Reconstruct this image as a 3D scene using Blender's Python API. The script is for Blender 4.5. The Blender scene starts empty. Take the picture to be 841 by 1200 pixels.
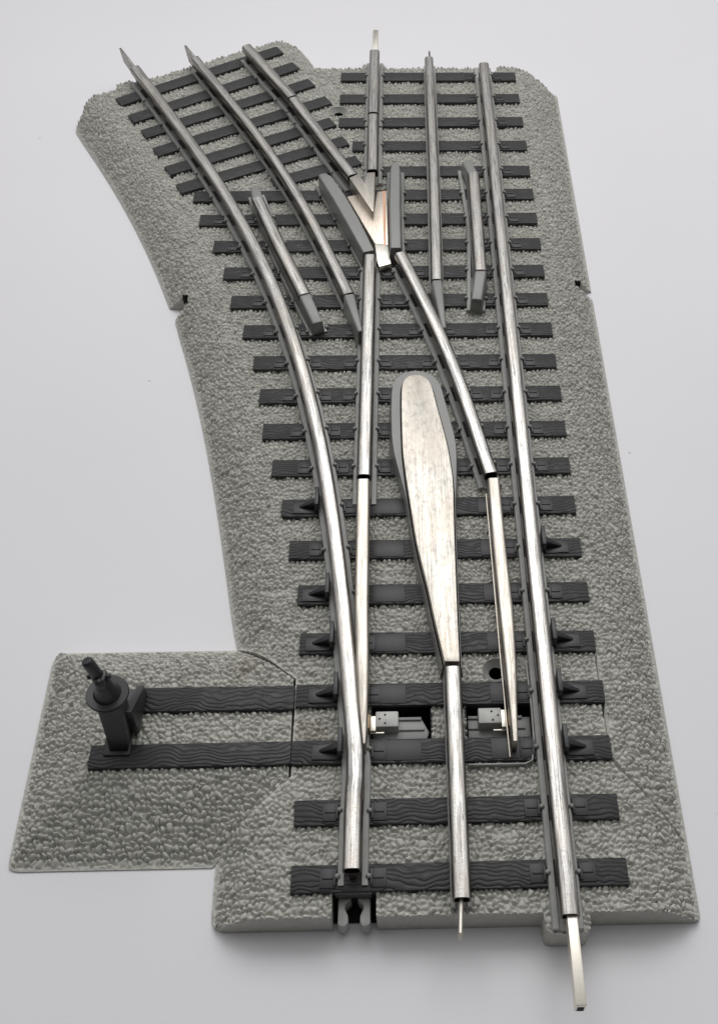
D = {
    'right_edge': [[4.488, 17.34], [4.598, 13.243], [4.579, 10.593], [4.544, 8.508], [4.491, 6.824], [4.557, 5.294], [4.567, 3.613], [4.529, 2.018], [4.573, 1.432], [4.554, 0.778], [4.602, 0.239], [4.566, -0.49]],
    'right_edge_far': [[4.521, 28.129], [4.538, 25.729], [4.548, 24.107], [4.565, 19.642], [4.484, 17.531]],
    'front': [[4.44, -0.755], [2.524, -0.755], [1.622, -0.752], [-0.61, -0.736], [-1.514, -0.741], [-2.379, -0.739], [-3.487, -0.763], [-4.364, -0.784]],
    'lowleft': [[-4.605, -0.518], [-4.742, 0.627]],
    'house': [[-5.217, 0.538], [-8.544, 0.496], [-8.648, 0.738], [-8.672, 2.062], [-8.684, 3.491], [-8.688, 4.734], [-8.611, 5.32], [-8.454, 5.483], [-5.393, 5.48], [-4.715, 5.489]],
    'left_edge': [[-4.71, 5.52], [-4.942, 6.627], [-5.297, 8.506], [-5.99, 11.669], [-6.44, 13.3], [-6.797, 14.687], [-7.129, 15.694], [-7.355, 16.544]],
    'left_edge_far': [[-7.577, 17.1], [-8.204, 18.644], [-9.332, 21.376], [-10.8, 24.289], [-11.58, 25.703]],
    'div_end': [[-10.184, 27.996], [-8.833, 28.59], [-8.214, 29.092], [-7.626, 29.429], [-6.837, 29.944], [-6.495, 30.057], [-5.943, 30.466], [-5.393, 30.88]],
    'div_right': [[-4.354, 31.07], [-3.804, 29.703]],
    'end': [[-3.106, 28.919], [-2.663, 29.0], [-2.199, 29.023], [-1.354, 28.956], [-0.551, 29.004], [2.453, 29.066], [3.003, 29.06]],
    'notch_l': [[-7.542, 16.969], [-6.968, 16.975], [-6.975, 17.311], [-7.087, 16.792], [-7.322, 16.416]],
    'notch_r': [[4.492, 17.004], [4.144, 17.198], [4.202, 16.822], [4.536, 16.613]],
    'seam': [[-4.578, 5.048], [-3.259, 4.31], [-3.237, 2.07], [-4.618, 0.409]],
    'seam_r': [[3.185, 4.458], [3.171, 2.033], [3.414, 1.806], [4.302, 0.495]],
    'pit_l': [[-1.67, 3.612], [-0.459, 3.588], [-0.476, 2.847], [-1.663, 2.871]],
    'pit_r': [[0.251, 3.584], [1.834, 3.553], [1.774, 2.841], [0.221, 2.872]],
    'hole': [[0.965, 4.438]],
    'hole_far': [[-2.986, 26.228]],
    'ties': [[-3.126, 0.194, 3.151, 0.23, 0.539], [-3.132, 1.51, 3.141, 1.538, 0.563], [-3.26, 2.81, 3.158, 2.817, 0.519], [-3.232, 4.116, 3.178, 4.107, 0.548], [-3.215, 5.405, 3.131, 5.363, 0.498], [-3.324, 6.688, 3.132, 6.672, 0.568], [-3.583, 7.962, 3.106, 7.925, 0.52], [-3.833, 9.209, 3.101, 9.213, 0.539], [-4.142, 10.488, 3.103, 10.46, 0.521], [-4.453, 11.729, 3.121, 11.716, 0.521], [-4.622, 12.982, 3.13, 12.986, 0.513], [-4.87, 14.235, 3.113, 14.192, 0.517], [-5.24, 15.475, 3.123, 15.458, 0.541], [-5.684, 16.711, 3.115, 16.704, 0.514], [-5.995, 17.969, 3.118, 17.956, 0.54], [-6.411, 19.201, 3.125, 19.207, 0.566], [-6.943, 20.476, 3.123, 20.443, 0.509], [-7.243, 21.677, 3.111, 21.676, 0.519], [-1.723, 22.931, 3.101, 22.901, 0.542], [-2.474, 24.339, 3.112, 24.309, 0.507], [-2.952, 25.721, 3.094, 25.706, 0.506], [-2.949, 27.165, 3.079, 27.13, 0.509], [-2.952, 28.569, 3.049, 28.516, 0.466]],
    'div_ties': [[-10.472, 27.01, -5.306, 30.379], [-9.911, 25.967, -4.674, 29.3], [-9.371, 25.074, -4.08, 28.196], [-8.849, 24.042, -3.46, 27.064], [-8.338, 23.009, -3.27, 25.75], [-7.867, 22.043, -2.812, 24.642], [-4.986, 22.32, -2.377, 23.54]],
    'house_ties': [[[-6.461, 4.105], [-3.267, 4.096], [-3.265, 3.56], [-6.421, 3.548]], [[-7.28, 2.787], [-3.268, 2.804], [-3.28, 2.25], [-7.28, 2.277]]],
    'r_right': [[1.943, 28.196], [1.933, 15.801], [1.947, 11.627], [1.905, -1.164]],
    'r_curve': [[-9.887, 28.108], [-9.719, 27.786], [-7.924, 24.5], [-6.698, 21.982], [-6.456, 21.48], [-5.714, 19.672], [-4.801, 17.376], [-4.276, 15.905], [-3.624, 13.633], [-3.452, 12.879], [-2.981, 11.094], [-2.752, 9.537], [-2.506, 7.388], [-2.361, 6.007], [-2.187, 4.656], [-2.048, 3.463], [-1.936, 2.28]],
    'r_curve_near': [[-1.934, 2.188], [-1.993, 1.45], [-1.967, -0.227]],
    'r_closure_l': [[-1.877, 9.511], [-1.86, 13.845], [-1.836, 17.785]],
    'blade_l': [[-1.897, 9.351], [-1.883, 5.937], [-1.841, 4.314], [-1.806, 3.092], [-1.788, 2.482]],
    'r_closure_r': [[-0.969, 17.888], [-0.453, 16.197], [0.046, 14.567], [0.359, 13.227], [0.64, 11.859], [0.907, 10.682], [1.114, 9.512]],
    'blade_r': [[1.163, 9.323], [1.178, 7.284], [1.218, 5.543], [1.222, 4.255], [1.212, 3.345], [1.202, 2.478]],
    'r_mid': [[0.072, 28.613], [0.038, 24.977], [0.023, 21.524], [0.026, 16.683]],
    'r_mid_tip': [[0.025, 16.646], [0.163, 14.68]],
    'r_divmid': [[-7.911, 28.703], [-6.904, 26.801], [-5.947, 24.927], [-5.283, 23.623], [-4.367, 21.598], [-3.5, 19.316], [-2.783, 17.342], [-2.399, 16.119]],
    'r_divmid_tip': [[-2.386, 16.083], [-2.049, 14.614]],
    'r_far_l': [[-1.782, 29.149], [-1.805, 25.151]],
    'r_far_l2': [[-1.804, 25.05], [-1.802, 21.862]],
    'r_div_in': [[-6.229, 29.488], [-4.452, 26.16]],
    'r_div_in2': [[-4.426, 26.081], [-2.383, 21.691]],
    'v_l': [[-2.369, 21.646], [-1.757, 19.744]],
    'v_r': [[-1.801, 21.795], [-1.757, 19.744]],
    'frog': [[-2.554, 20.896], [-2.289, 20.992], [-1.766, 19.898], [-1.653, 21.136], [-1.359, 21.184], [-1.324, 18.529], [-1.705, 18.61]],
    'frog_ramp': [[-1.705, 18.594], [-1.324, 18.509], [-1.239, 17.781], [-1.577, 17.641], [-1.632, 17.861]],
    'frog_v': [[-2.495, 21.514], [-2.215, 21.733], [-2.027, 21.243], [-1.972, 21.775], [-1.71, 21.803], [-1.734, 19.952], [-1.757, 19.765], [-1.821, 19.87]],
    'wing_l': [[-3.335, 21.928], [-3.193, 21.568], [-2.778, 20.56], [-2.375, 19.464], [-1.862, 17.94]],
    'wing_r': [[-1.098, 22.536], [-1.124, 20.238], [-1.101, 18.084]],
    'guard_r': [[1.273, 21.686], [1.265, 19.659], [1.259, 17.093]],
    'guard_r_top': [[1.275, 21.731], [1.092, 22.599]],
    'guard_r_bot': [[1.257, 17.055], [1.046, 15.637]],
    'guard_l': [[-5.182, 20.508], [-4.384, 18.25], [-3.595, 16.138]],
    'guard_l_top': [[-5.192, 20.551], [-5.339, 21.333]],
    'guard_l_bot': [[-3.581, 16.101], [-3.09, 14.766]],
    'plate': [[-0.147, 4.282], [-0.286, 5.089], [-0.484, 6.367], [-0.68, 7.415], [-0.893, 9.386], [-0.969, 10.277], [-0.988, 11.706], [-0.973, 12.65], [-0.888, 12.868], [-0.618, 12.958], [-0.35, 12.859], [-0.231, 12.619], [-0.128, 11.86], [0.11, 10.469], [0.211, 9.367], [0.179, 7.399], [0.173, 6.355], [0.165, 5.285], [0.169, 4.276]],
    'r_center': [[0.018, 4.196], [0.016, 0.974], [0.021, -0.686]],
    'pin_r': [[1.939, -1.146], [1.929, -2.553]],
    'pin_c': [[-0.02, -0.651], [-0.033, -1.37]],
    'pin_far': [[-1.764, 30.603], [-1.784, 29.242]],
    'pin_mid': [[0.145, 29.582], [0.114, 28.888]],
    'pin_curve': [[-10.554, 29.339], [-9.879, 28.087]],
    'pin_divmid': [[-8.342, 29.489], [-7.914, 28.794]],
    'clip': [[-2.359, -0.312], [-1.543, -0.329]],
    'prong': [[-2.124, -0.397], [-1.775, -0.405], [-2.106, -0.828], [-1.761, -0.835]],
    'stub': [[1.545, -0.612], [2.421, -0.631], [1.539, -1.13], [2.332, -1.147]],
    'block_l': [[-1.602, 3.366], [-1.127, 3.357], [-1.128, 3.03], [-1.599, 3.04]],
    'block_r': [[0.471, 3.353], [0.944, 3.344], [0.925, 3.029], [0.456, 3.038]],
    'slide_l': [[-1.16, 3.409], [-0.613, 3.398], [-0.469, 3.117], [-0.535, 2.913], [-1.162, 2.925]],
    'slide_r': [[0.271, 3.42], [1.81, 3.39], [1.77, 2.915], [0.251, 2.946]],
    'brk_l': [[-1.717, 3.326], [-1.594, 3.323], [-1.592, 2.97], [-1.713, 2.972]],
    'brk_r': [[0.947, 3.352], [1.07, 3.35], [1.045, 2.956], [0.923, 2.959]],
    'lamp': [-6.694, 2.842],
    'cam': {'M': [[0.999698, 0.013877, -0.020299], [-0.023648, 0.768771, -0.639086], [0.006736, 0.639373, 0.768867]], 'pos': [-0.853, -8.5017, 21.5486], 'f': 1343.271, 'pp': [84.849, 0.692]},
}
WORLD = 1.18
LAMPS = [('softbox', (2, 38, 44), (0, 10, 0), 42, 28, 11200, (1, .99, .982))]
import bpy, bmesh, math, random
import numpy as np
from mathutils import Vector, Matrix
random.seed(7); rng = np.random.default_rng(11)
V2 = lambda p: np.array(p, float)
ZR, ZT, ZB = 1.35, 0.80, 0.735        # rail top, tie top, ballast top (centimetres)
C = bpy.context.scene.collection

# ------------------------------------------------------------------ materials
def mat(name):
    m = bpy.data.materials.new(name); m.use_nodes = True
    nt = m.node_tree; b = nt.nodes['Principled BSDF']
    return m, nt, b
def N(nt, t, **kw):
    n = nt.nodes.new(t)
    for k, v in kw.items():
        if k in n.inputs: n.inputs[k].default_value = v
        else: setattr(n, k, v)
    return n
def L(nt, a, b): nt.links.new(a, b)
def ramp(nt, fac, stops):
    r = nt.nodes.new('ShaderNodeValToRGB')
    el = r.color_ramp.elements
    while len(el) < len(stops): el.new(0.5)
    for e, (p, c) in zip(el, stops):
        e.position = p; e.color = c if len(c) == 4 else (*c, 1)
    L(nt, fac, r.inputs[0]); return r
def noise(nt, scale, detail=3, rough=.55, vec=None, dist=0):
    n = N(nt, 'ShaderNodeTexNoise', Scale=scale, Detail=detail, Roughness=rough, Distortion=dist)
    if vec is not None: L(nt, vec, n.inputs['Vector'])
    return n
def mix(nt, fac, a, b, mode='MIX'):
    m = nt.nodes.new('ShaderNodeMix'); m.data_type = 'RGBA'; m.blend_type = mode
    for s, v in ((m.inputs[0], fac), (m.inputs[6], a), (m.inputs[7], b)):
        if hasattr(v, 'is_linked'): L(nt, v, s)
        else: s.default_value = v if not isinstance(v, tuple) or len(v) == 4 else (*v, 1)
    return m.outputs[2]
def coords(nt, scale=None):
    t = nt.nodes.new('ShaderNodeTexCoord')
    if scale is None: return t.outputs['Object']
    m = N(nt, 'ShaderNodeMapping'); m.inputs['Scale'].default_value = scale
    L(nt, t.outputs['Object'], m.inputs['Vector']); return m.outputs[0]
def bump(nt, b, h, strength, dist):
    n = N(nt, 'ShaderNodeBump', Strength=strength, Distance=dist)
    L(nt, h, n.inputs['Height']); L(nt, n.outputs[0], b.inputs['Normal'])

def mat_ballast():
    m, nt, b = mat('ballast_plastic')
    n1 = noise(nt, 1.1, 4, .6, coords(nt)); n2 = noise(nt, 9, 3, .6, coords(nt))
    c = ramp(nt, n1.outputs[0], [(.3, BALL[0]), (.7, BALL[1])]).outputs[0]
    c = mix(nt, .35, c, ramp(nt, n2.outputs[0], [(.3, BALL[2]), (.7, BALL[3])]).outputs[0])
    # brownish handling stains by the throw rod housing
    for (x, y, r) in ((-4.3, 4.75, .9), (-2.9, 3.0, .8)):
        vm = N(nt, 'ShaderNodeVectorMath', operation='DISTANCE'); L(nt, coords(nt), vm.inputs[0]); vm.inputs[1].default_value = (x, y, .7)
        ad = N(nt, 'ShaderNodeMath', operation='ADD'); L(nt, vm.outputs['Value'], ad.inputs[0]); 
        nn = N(nt, 'ShaderNodeMath', operation='MULTIPLY'); L(nt, noise(nt, 3, 3, .6, coords(nt)).outputs[0], nn.inputs[0]); nn.inputs[1].default_value = .9
        L(nt, nn.outputs[0], ad.inputs[1])
        f = ramp(nt, ad.outputs[0], [(r*.45, (.5,)*3), (min(r*1.25, 1), (0, 0, 0))]).outputs[0]
        c = mix(nt, f, c, (.25, .20, .13))
    L(nt, c, b.inputs['Base Color']); b.inputs['Roughness'].default_value = .62
    b.inputs['Specular IOR Level'].default_value = .3
    wn = noise(nt, 12, 2, .5, coords(nt)); wv = N(nt, 'ShaderNodeVectorMath', operation='MULTIPLY_ADD'); L(nt, wn.outputs['Color'], wv.inputs[0])
    wv.inputs[1].default_value = (.07,)*3; L(nt, coords(nt), wv.inputs[2])
    vo = N(nt, 'ShaderNodeTexVoronoi', feature='SMOOTH_F1', Scale=10.5); vo.inputs['Smoothness'].default_value = .25; L(nt, wv.outputs[0], vo.inputs['Vector'])
    iv = N(nt, 'ShaderNodeMath', operation='SUBTRACT'); iv.inputs[0].default_value = 1; L(nt, vo.outputs['Distance'], iv.inputs[1])
    hh = mix(nt, .25, iv.outputs[0], noise(nt, 40, 3, .6, coords(nt)).outputs[0])
    bump(nt, b, hh, .25, .05)
    return m
def mat_plain(name, col, rough, spec=.4, grain=30, gs=.15, var=.12):
    m, nt, b = mat(name)
    n = noise(nt, 5, 4, .6, coords(nt))
    c = ramp(nt, n.outputs[0], [(.3, tuple(x*(1-var) for x in col)), (.7, tuple(x*(1+var) for x in col))]).outputs[0]
    L(nt, c, b.inputs['Base Color']); b.inputs['Roughness'].default_value = rough
    b.inputs['Specular IOR Level'].default_value = spec
    bump(nt, b, noise(nt, grain, 3, .6, coords(nt)).outputs[0], gs, .02)
    return m
def mat_tie():
    m, nt, b = mat('tie_plastic')
    oi = nt.nodes.new('ShaderNodeObjectInfo')
    mp = N(nt, 'ShaderNodeMapping'); mp.inputs['Scale'].default_value = (1, 1, 1)
    t = nt.nodes.new('ShaderNodeTexCoord'); L(nt, t.outputs['Object'], mp.inputs['Vector'])
    mu = N(nt, 'ShaderNodeVectorMath', operation='SCALE'); mu.inputs[0].default_value = (37, 5, 0); L(nt, oi.outputs['Random'], mu.inputs['Scale'])
    L(nt, mu.outputs[0], mp.inputs['Location'])
    warp = noise(nt, 1.3, 2, .5, mp.outputs[0])
    sc = N(nt, 'ShaderNodeVectorMath', operation='MULTIPLY_ADD'); L(nt, warp.outputs['Color'], sc.inputs[0])
    sc.inputs[1].default_value = (.0, .6, 0); L(nt, mp.outputs[0], sc.inputs[2])
    mp2 = N(nt, 'ShaderNodeMapping'); mp2.inputs['Scale'].default_value = (.12, 6.0, 1); L(nt, sc.outputs[0], mp2.inputs['Vector'])
    g = N(nt, 'ShaderNodeTexWave', wave_type='BANDS', bands_direction='Y', Scale=.55, Distortion=3.2, Detail=3)
    g.inputs['Detail Scale'].default_value = 1.2
    L(nt, mp2.outputs[0], g.inputs['Vector'])
    h = ramp(nt, g.outputs[1], [(.0, (0, 0, 0)), (.32, (.75,)*3), (1, (1, 1, 1))]).outputs[0]
    bump(nt, b, h, .5, .025)
    n = noise(nt, 2.5, 4, .6, coords(nt))
    c = ramp(nt, n.outputs[0], [(.3, TIEC[0]), (.75, TIEC[1])]).outputs[0]
    L(nt, c, b.inputs['Base Color'])
    r = ramp(nt, noise(nt, 6, 3, .6, coords(nt)).outputs[0], [(.3, (.42,)*3), (.7, (.6,)*3)]).outputs[0]
    L(nt, r, b.inputs['Roughness']); b.inputs['Specular IOR Level'].default_value = .45
    return m
def mat_metal(name, col, rough, streak=1.0, dark=.45, sides=False, mottled=False):
    m, nt, b = mat(name)
    at = nt.nodes.new('ShaderNodeAttribute'); at.attribute_name = 'flow'; fv = at.outputs['Vector']
    def mapped(*sc):
        q = N(nt, 'ShaderNodeMapping'); q.inputs['Scale'].default_value = sc; L(nt, fv, q.inputs['Vector']); return q.outputs[0]
    n = noise(nt, 3.0, 6, .72, mapped(7.5, .22, 7.5), .5)             # drawn-metal streaks and wheel scuffs
    sc = noise(nt, 5.0, 5, .7, mapped(4.5, .35, 4.5), 1.0)            # isolated scratches
    n2 = noise(nt, 17, 5, .75, fv); n3 = noise(nt, .8, 3, .5, fv)  # pitting, patches of tarnish
    lo = tuple(x*(1-dark*min(1, streak)*.95) for x in col)
    c = ramp(nt, n.outputs[0], [(.40, lo), (.52, tuple(x*.93 for x in col)), (.7, tuple(min(1, x*1.05) for x in col))]).outputs[0]
    if mottled:
        n4 = noise(nt, 7, 6, .75, mapped(1.3, .7, 1))
        c = mix(nt, .75, c, ramp(nt, n4.outputs[0], [(.36, tuple(x*.62 for x in col)), (.5, tuple(x*.97 for x in col)), (.68, tuple(min(1, x*1.1) for x in col))]).outputs[0])
    c = mix(nt, ramp(nt, sc.outputs[0], [(.585, (0,)*3), (.64, (min(1, .8*streak),)*3)]).outputs[0], c, tuple(x*q for x, q in zip(col, (.30, .27, .24))))
    c = mix(nt, ramp(nt, n2.outputs[0], [(.59, (0,)*3), (.66, (min(1, .75*streak),)*3)]).outputs[0], c, tuple(x*.3 for x in col))
    c = mix(nt, ramp(nt, n3.outputs[0], [(.4, (0,)*3), (.8, (.5,)*3)]).outputs[0], c, (col[0]*.95, col[1]*.87, col[2]*.77))
    if sides:                                                       # tarnished flanks below the wheel-polished head
        sp = nt.nodes.new('ShaderNodeSeparateXYZ'); L(nt, fv, sp.inputs[0])
        f = ramp(nt, sp.outputs['Z'], [(0, (0,)*3), (1, (0,)*3)])
        mr = N(nt, 'ShaderNodeMapRange'); L(nt, sp.outputs['Z'], mr.inputs['Value'])
        mr.inputs['From Min'].default_value = ZR-.075; mr.inputs['From Max'].default_value = ZR-.012; mr.inputs['To Min'].default_value = .85; mr.inputs['To Max'].default_value = 0
        c = mix(nt, mr.outputs[0], c, (.17, .145, .12)); nt.nodes.remove(f)
    L(nt, c, b.inputs['Base Color']); b.inputs['Metallic'].default_value = 1
    r = ramp(nt, n.outputs[0], [(.3, (min(1, rough*1.5),)*3), (.7, (rough*.85,)*3)]).outputs[0]
    L(nt, r, b.inputs['Roughness'])
    bump(nt, b, mix(nt, .55, n.outputs[0], n2.outputs[0]), .16*streak+.03, .03)
    return m
def mat_table():
    m, nt, b = mat('white_board')
    n = noise(nt, .12, 3, .5, coords(nt)); g = noise(nt, 55, 2, .7, coords(nt))
    c = ramp(nt, n.outputs[0], [(.3, TAB[0]), (.7, TAB[1])]).outputs[0]
    c = mix(nt, .06, c, g.outputs[0])
    v = N(nt, 'ShaderNodeTexVoronoi', Scale=.55); L(nt, coords(nt), v.inputs['Vector'])
    f = ramp(nt, v.outputs['Distance'], [(.018, (.55,)*3), (.035, (0,)*3)]).outputs[0]
    c = mix(nt, f, c, (.32, .31, .31))
    L(nt, c, b.inputs['Base Color']); b.inputs['Roughness'].default_value = .55
    b.inputs['Specular IOR Level'].default_value = .25
    bump(nt, b, noise(nt, 22, 4, .65, coords(nt)).outputs[0], .12, .02)
    return m
TENT = (.06, .37, .95, .06)
BALL = [(.46,.457,.418), (.54,.535,.49), (.385,.382,.347), (.63,.625,.58)]
TIEC = [(.021,.020,.022), (.037,.035,.037)]
TAB = [(.80,.79,.815), (.825,.815,.84)]
MB = mat_ballast(); MT = mat_tie()
MG = mat_plain('grey_plastic', (.36,.36,.345), .45, .45)
MGF = mat_plain('grey_smooth_plastic', (.27,.27,.26), .38, .5, 14, .08, .05)
MK = mat_plain('black_plastic', (.024,.024,.027), .40, .5, 26, .2)
MD = mat_plain('recess_shade_and_dots', (.012,.012,.012), .7, .2)  # near-black: shade inside holes and gaps put into colour; also the rivet dots
MR = mat_metal('worn_rail_steel', (.565,.553,.535), .25, 1.1, .66, sides=True)
MP = mat_metal('polished_nickel_steel', (.58,.545,.495), .36, .7, .4)
MW = mat_metal('brushed_plate_steel', (.67,.635,.58), .44, .45, .28, mottled=True)
MC = mat_metal('coppered_plate_steel', (.74,.67,.60), .4, .6, .3)
MX = mat_metal('bright_clip_steel', (.82,.79,.72), .34, .3, .2)
MBR = mat_metal('brass_clip', (.38,.29,.19), .45, .4, .3)
MTB = mat_table()

# ------------------------------------------------------------------ object helpers
ROOT = None
def link(name, verts, faces, m, parent=None, angle=38, loc=None, rot=0, bevel=0, label=None, flow={}):
    me = bpy.data.meshes.new(name); me.from_pydata([tuple(map(float, v)) for v in verts], [], [tuple(map(int, f)) for f in faces])
    bm = bmesh.new(); bm.from_mesh(me); fl_ = bm.verts.layers.float_vector.new('flow'); bm.verts.ensure_lookup_table()
    for i, q in enumerate(bm.verts): q[fl_] = flow.get(i, tuple(q.co))
    bmesh.ops.remove_doubles(bm, verts=bm.verts, dist=1e-5)
    bmesh.ops.recalc_face_normals(bm, faces=bm.faces)
    if bevel:
        ed = [e for e in bm.edges if len(e.link_faces) == 2 and e.calc_face_angle(0) > math.radians(40)]
        bmesh.ops.bevel(bm, geom=ed, offset=bevel, segments=2, profile=.5, affect='EDGES', clamp_overlap=True)
    for e in bm.edges:
        if len(e.link_faces) == 2 and e.calc_face_angle(0) > math.radians(angle): e.smooth = False
    for f in bm.faces: f.smooth = True
    bm.to_mesh(me); bm.free(); me.materials.append(m)
    o = bpy.data.objects.new(name, me); C.objects.link(o)
    if loc is not None: o.location = loc; o.rotation_euler = (0, 0, rot)
    if parent is not None: o.parent = parent
    if label: o['label'] = label
    return o
class Geo:
    def __init__(s): s.v = []; s.f = []; s.w = {}
    def add(s, v, f):
        n = len(s.v); s.v += [tuple(map(float, p)) for p in v]; s.f += [tuple(i+n for i in q) for q in f]; return s
    def prism(s, poly, z0, z1, top=None):
        k = len(poly); top = poly if top is None else top
        v = [(p[0], p[1], z0) for p in poly]+[(p[0], p[1], z1 if np.isscalar(z1) else z1[i]) for i, p in enumerate(top)]
        f = [tuple(range(k))[::-1], tuple(range(k, 2*k))]+[(i, (i+1) % k, k+(i+1) % k, k+i) for i in range(k)]
        return s.add(v, f)
    def box(s, x0, x1, y0, y1, z0, z1): return s.prism([(x0,y0),(x1,y0),(x1,y1),(x0,y1)], z0, z1)
    def rot_box(s, c, t, hl, hw, z0, z1):
        t = V2(t)/np.linalg.norm(t); n = np.array([-t[1], t[0]]); c = V2(c)
        return s.prism([c-t*hl-n*hw, c+t*hl-n*hw, c+t*hl+n*hw, c-t*hl+n*hw], z0, z1)
    def tube(s, p0, p1, r0, r1=None, k=20):
        r1 = r0 if r1 is None else r1; p0 = Vector(p0); p1 = Vector(p1); d = (p1-p0).normalized()
        a = d.orthogonal().normalized(); b = d.cross(a); v = []
        for p, r in ((p0, r0), (p1, r1)):
            v += [tuple(p+(a*math.cos(2*math.pi*i/k)+b*math.sin(2*math.pi*i/k))*r) for i in range(k)]
        return s.add(v, [tuple(range(k))[::-1], tuple(range(k, 2*k))]+[(i, (i+1) % k, k+(i+1) % k, k+i) for i in range(k)])
    def ball(s, c, r, k=8, h=5, sz=1):
        v = [(c[0], c[1], c[2]-r*sz)]; 
        for j in range(1, h):
            a = math.pi*j/h
            v += [(c[0]+r*math.sin(a)*math.cos(2*math.pi*i/k), c[1]+r*math.sin(a)*math.sin(2*math.pi*i/k), c[2]-r*sz*math.cos(a)) for i in range(k)]
        v.append((c[0], c[1], c[2]+r*sz)); f = []
        for i in range(k):
            f.append((0, 1+(i+1) % k, 1+i)); f.append((len(v)-1, len(v)-1-k+i, len(v)-1-k+(i+1) % k))
            for j in range(h-2):
                a = 1+j*k; f.append((a+i, a+(i+1) % k, a+k+(i+1) % k, a+k+i))
        return s.add(v, f)
    def lathe(s, c, prof, k=40):
        v = []; f = []
        for r, z in prof: v += [(c[0]+r*math.cos(2*math.pi*i/k), c[1]+r*math.sin(2*math.pi*i/k), z) for i in range(k)]
        for j in range(len(prof)-1): f += [(j*k+i, j*k+(i+1) % k, (j+1)*k+(i+1) % k, (j+1)*k+i) for i in range(k)]
        return s.add(v, f)
    def sweep(s, path, prof, z=None, scale=None, hollow=(False, False)):
        """prof: closed (u, w) loop; z: height added per point; scale: width factor per point"""
        P = [V2(p[:2]) for p in path]; n = len(P); k = len(prof)
        z = [0]*n if z is None else z; scale = [1]*n if scale is None else scale
        rings = []; dist = np.r_[0, np.cumsum([np.linalg.norm(P[i+1]-P[i]) for i in range(n-1)])]; sd = 7.3*len(s.v)+P[0][0]*3.1
        for i in range(n):
            for j, (u, w_) in enumerate(prof): s.w[len(s.v)+i*k+j] = (u+sd, dist[i], w_)
            a = P[max(i-1, 0)]; b = P[min(i+1, n-1)]; t = (b-a)/np.linalg.norm(b-a); r = np.array([t[1], -t[0]])
            rings.append([(*(P[i]+r*u*scale[i]), w+z[i]) for u, w in prof])
        v = [p for R in rings for p in R]
        f = [(i*k+j, i*k+(j+1) % k, (i+1)*k+(j+1) % k, (i+1)*k+j) for i in range(n-1) for j in range(k)]
        for e, (idx, nb) in enumerate(((0, 1), (n-1, n-2))):
            base = idx*k
            if hollow[e]:
                d = P[nb]-P[idx]; d = d/np.linalg.norm(d); R = np.array(rings[idx]); top = R[:, 2].max()
                c = np.array([*P[idx], top-.135]); inn = c+(R-c)*.8; inn[:, 2] = np.maximum(inn[:, 2], top-.25)
                st = len(v); v += [tuple(p) for p in inn]; dp = inn.copy(); dp[:, :2] += d*.6; v += [tuple(p) for p in dp]
                for j in range(k):
                    j2 = (j+1) % k
                    f.append((base+j, base+j2, st+j2, st+j)); f.append((st+j, st+j2, st+k+j2, st+k+j))
                f.append(tuple(st+k+j for j in range(k)))
            else: f.append(tuple(base+j for j in range(k)))
        return s.add(v, f)
    def make(s, name, m, parent=None, **kw): return link(name, s.v, s.f, m, parent, flow=s.w, **kw)
def resample(pts, n, smooth=True):
    P = np.array([p[:2] for p in pts], float); d = np.r_[0, np.cumsum(np.linalg.norm(np.diff(P, axis=0), axis=1))]
    t = np.linspace(0, d[-1], n)
    if not smooth or len(P) < 4: return np.stack([np.interp(t, d, P[:, i]) for i in (0, 1)], 1)
    dg = min(4, len(P)-1)
    return np.stack([np.polyval(np.polyfit(d, P[:, i], dg), t) for i in (0, 1)], 1)

# ------------------------------------------------------------------ the thing
root = bpy.data.objects.new('track_switch', None); C.objects.link(root)
root['label'] = 'grey toy railway switch with black ties and worn steel rails on a white surface'
root['category'] = 'track switch'
ROOT = root

# ------------------------------------------------------------------ ballast height fields
def rounded(poly, r, k=5):
    out = []; n = len(poly)
    for i in range(n):
        p = V2(poly[i][:2]); rr = poly[i][2] if len(poly[i]) > 2 else r
        a = V2(poly[i-1][:2])-p; b = V2(poly[(i+1) % n][:2])-p
        la, lb = np.linalg.norm(a), np.linalg.norm(b); q = min(rr, la*.45, lb*.45)
        if q < 1e-3: out.append(p); continue
        A = p+a/la*q; B = p+b/lb*q
        for t in np.linspace(0, 1, k): out.append((1-t)**2*A+2*t*(1-t)*p+t*t*B)
    return np.array(out)
xr = 4.555
right = [(xr, -.755, .16), (xr, 17.27, .02)]
notch_r = [(4.02, 17.44, .03), (4.02, 17.63, .03), (xr, 17.64, .02)]
far_r = [(xr, 28.25, .12), (3.75, 29.04, .12)]
end_ = [(2.44, 29.04, .03), (2.44, 28.75, .02), (1.98, 28.75, .02), (1.98, 29.0, .02), (-1.42, 29.0, .03), (-1.47, 29.24, .05), (-2.2, 29.24, .05), (-2.25, 29.0, .03), (-3.3, 29.0, .2), (-3.72, 29.25, .1)]
dv = [(-4.30, 31.05, .25), (-4.75, 31.28, .3), (-10.0, 28.10, .03), (-10.22, 28.27, .05), (-10.62, 28.02, .05), (-10.5, 27.82, .03), (-11.45, 27.23, .12), (-11.84, 26.22, .12)]
dl = np.array(D['left_edge_far'][::-1]); ll = np.array(D['left_edge'][::-1])
lcurve = resample(np.vstack([dl, ll]), 40)
cut = [i for i, p in enumerate(lcurve) if p[1] > 17.12]
up = [(*p, 0) for p in lcurve if p[1] > 17.2]; dn = [(*p, 0) for p in lcurve if p[1] < 16.4]
notch_l = [(*D['left_edge_far'][0], .02), (-6.97, 17.09, .03), (-6.97, 16.86, .03), (*D['left_edge'][-1], .05)]
J1 = (-4.68, 5.487); S1 = (-3.265, 4.31); S2 = (-3.245, 2.07); J2 = (-4.68, .60)
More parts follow.
